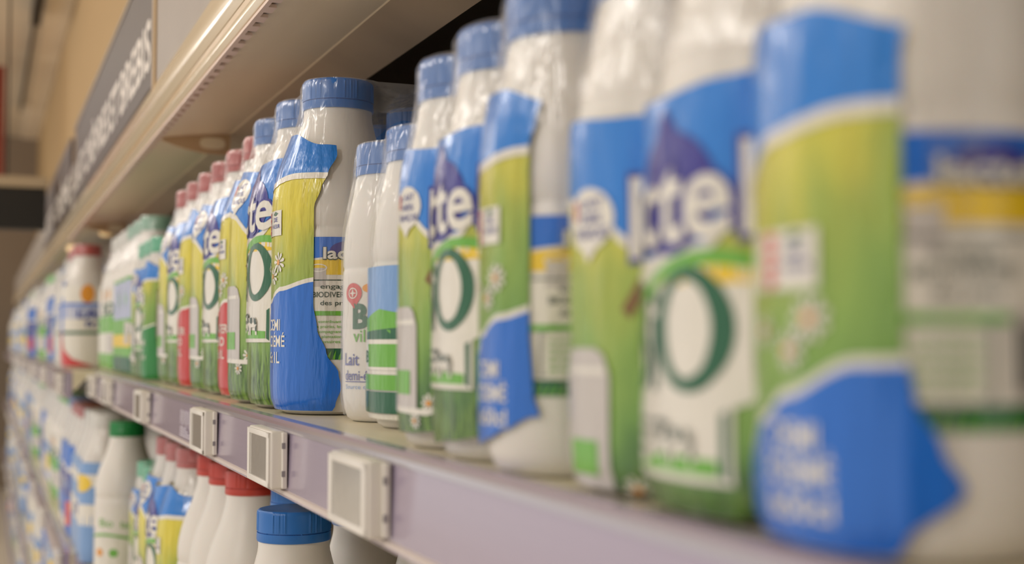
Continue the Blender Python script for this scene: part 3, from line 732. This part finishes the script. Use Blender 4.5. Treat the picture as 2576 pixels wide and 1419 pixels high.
# fascia panels
M_gray = mat('fascia_gray', (150, 138, 126), rough=.45, var=.05, coat=.1)
M_brown = mat('fascia_brown', (70, 54, 46), rough=.5, var=.05, coat=.1)
M_letter = mat('sign_letters', (236, 226, 216), rough=.5)
M_joint = mat('joint_strip', (196, 164, 116), rough=.4)
mb = MB(); mb.box((.181, .25, E+.298), (.187, 1.545, E+.470), M_gray)
fa = link('fascia_panel', mb.mesh('fascia_panel')); tag(fa, 'plain taupe fascia panel above the canopy rim, right of the lettered sign', 'fascia panel')
mb = MB(); mb.box((.178, 1.546, E+.29), (.186, 1.560, E+.475), M_joint, .001)
fa = link('joint_strip', mb.mesh('joint_strip')); tag(fa, 'narrow tan upright strip between the taupe panel and the brown sign', 'joint strip')
def sign(y0, y1, text, label):
    r = bpy.data.objects.new('department_sign', None); COL.objects.link(r); r.location = (.184, y0, E+.305); tag(r, label, 'sign')
    mb = MB(); Lh = y1-y0; mb.sweep([(-.004, 0), (.003, 0), (.003, .165), (-.004, .165)], 0, Lh, M_brown); link('panel', mb.mesh('panel'), r)
    mb = MB(); W = (Lh-.06)
    words = text.split(); ws = [word(t, .025)[2] for t in words]; gap = .35; k = W/(sum(ws)+gap*(len(ws)-1)); yy = Lh-.03
    for t, wd in zip(words, ws):
        mb = MB(); yc = yy-wd*k/2
        put_word(mb, t, (0, 0), .062, wd*k, lambda a, b: (-.0046, yc-a, .058+b), M_letter, 0, bold=.025)
        link('lettering', mb.mesh('lettering'), r); yy -= (wd+gap)*k
    mb = MB(); mb.sweep([(-.006, .165), (.003, .165), (.003, .170), (-.006, .170)], 0, Lh, M_gray); link('top_trim', mb.mesh('top_trim'), r)
sign(1.562, 3.00, 'LAIT CHÈVRES ET BREBIS', 'brown department sign with pale capital letters ending in BREBIS')
sign(3.15, 4.55, 'LAIT ET CRÈME', 'far brown department sign, blurred, beyond the BREBIS sign')
mb = MB(); mb.box((.181, 3.002, E+.298), (.188, 3.148, E+.40), M_gray); mb.box((.181, 4.552, E+.298), (.188, 8.9, E+.40), M_gray)
struct('trim_4', mb)
# bracket
M_brk = mat('bracket_metal', (204, 176, 138), rough=.45); M_hole = mat('bracket_slot', (246, 236, 206), rough=.5)
def bracket(y, label):
    r = bpy.data.objects.new('shelf_bracket', None); COL.objects.link(r); r.location = (0, y, E); tag(r, label, 'bracket', 'canopy brackets')
    mb = MB(); P = [(.1875, .2425), (.193, .238), (.205, .234), (.220, .230), (.239, .2265), (.271, .2250), (.271, .2505), (.2275, .2468)]
    n = len(P); mb.add([(x, 0, z) for x, z in P]+[(x, .004, z) for x, z in P], [tuple(range(n)), tuple(range(2*n-1, n-1, -1))]+[(i, n+i, n+(i+1) % n, (i+1) % n) for i in range(n)], M_brk)
    link('plate', mb.mesh('plate'), r)
    mb = MB(); q = ell(.250, .2385, .0150, .0070, 20, 0, .7); n = len(q)
    mb.add([(x, -.0008, z) for x, z in q]+[(x, 0, z) for x, z in q], [tuple(range(n))]+[(i, n+i, n+(i+1) % n, (i+1) % n) for i in range(n)], M_hole); link('slot', mb.mesh('slot'), r)
bracket(1.565, 'tan quarter-round bracket with a pale oval slot under the canopy')
bracket(2.80, 'second, far canopy bracket, blurred')
# small round lamps seen far under the canopy
M_glow = mat('small_lamp', (255, 226, 180), emis=(255, 214, 150, .5))
for (x, y, z, lab) in ((.236, 2.86, .228, 'small warm round lamp under the far canopy, right one of the two'), (.196, 3.3, .222, 'small warm round lamp under the far canopy, left one of the two')):
    mb = MB(); mb.lathe([(0, -.004), (.010, -.003), (.014, .002), (.013, .012), (0, .014)], 24, M_glow); o = link('round_lamp', mb.mesh('round_lamp', True), None, (x, y, E+z)); tag(o, lab, 'lamp', 'round lamps under the canopy')

# ------------------------------------------------------------------ room
M_wall = mat('wall_cream', (186, 156, 112), rough=.8, var=.03, vscale=2)
M_ceil = mat('ceiling_gray', (226, 212, 190), rough=.9, var=.05, vscale=2)
M_ceil2 = mat('ceiling_band', (250, 236, 214), rough=.8)
M_floor = mat('floor_tile', (232, 222, 204), rough=.35, var=.06)
M_end = mat('end_wall', (146, 130, 112), rough=.8, var=.08, vscale=1.5)
M_black = mat('black_plastic', (22, 20, 16), rough=.5)
mb = MB(); mb.box((.41, -.5, E+.34), (.46, 13, E+1.79), M_wall); struct('wall_right', mb)
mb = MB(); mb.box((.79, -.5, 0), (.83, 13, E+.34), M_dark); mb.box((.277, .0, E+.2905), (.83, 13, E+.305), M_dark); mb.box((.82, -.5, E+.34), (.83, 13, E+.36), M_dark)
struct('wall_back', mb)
mb = MB(); mb.box((-3.2, -3, E+1.79), (.46, 13, E+1.84), M_ceil); struct('ceiling', mb)
mb = MB(); mb.box((.281, -.5, E+1.775), (.41, 13, E+1.789), M_ceil2); struct('trim_5', mb)
mb = MB(); mb.box((-3.2, -3, -.05), (.83, 13, 0), M_floor); struct('floor', mb)
mb = MB(); mb.box((-3.2, -3.1, 0), (.83, -3, E+1.79), M_end); struct('wall_light_block', mb)  # unseen wall behind the camera, added to cut light from there
mb = MB(); mb.box((-3.2, 12.0, 0), (.83, 12.1, E+1.79), M_end); struct('wall_far', mb)
mb = MB(); mb.box((.15, .3, 0), (.80, 8.9, .18), M_gray); struct('trim_6', mb)
# things hanging in the distance
mb = MB(); mb.box((.222, 6.6, E+1.74), (.236, 10.4, E+1.775), M_black); mb.box((.206, 6.6, E+1.70), (.252, 7.35, E+1.774), M_black)
o = link('track_rail', mb.mesh('track_rail')); tag(o, 'thin black lighting track on the ceiling at upper left', 'lighting track')
M_redb = mat('red_banner', (130, 52, 34), rough=.7)
mb = MB(); mb.box((-.6, 8.5, E+.95), (.095, 8.52, E+1.70), M_redb)
o = link('hanging_banner', mb.mesh('hanging_banner')); tag(o, 'dark red hanging banner cut by the left frame edge', 'banner')
r = bpy.data.objects.new('hanging_screen', None); COL.objects.link(r); r.location = (0, 3.9, E+.32); tag(r, 'black hanging display box with pale top at left, beside the sign', 'display')
mb = MB(); mb.box((-.5, 0, 0), (.158, .05, .118), M_black, .002); link('panel', mb.mesh('panel'), r)
mb = MB(); mb.box((-.5, -.005, .119), (.162, .055, .150), mat('screen_top', (178, 160, 132), rough=.6), .002); link('top_cover', mb.mesh('top_cover'), r)
mb = MB(); mb.box((.05, .02, .15), (.056, .026, 1.468), M_black); link('hanger_rod', mb.mesh('hanger_rod'), r)
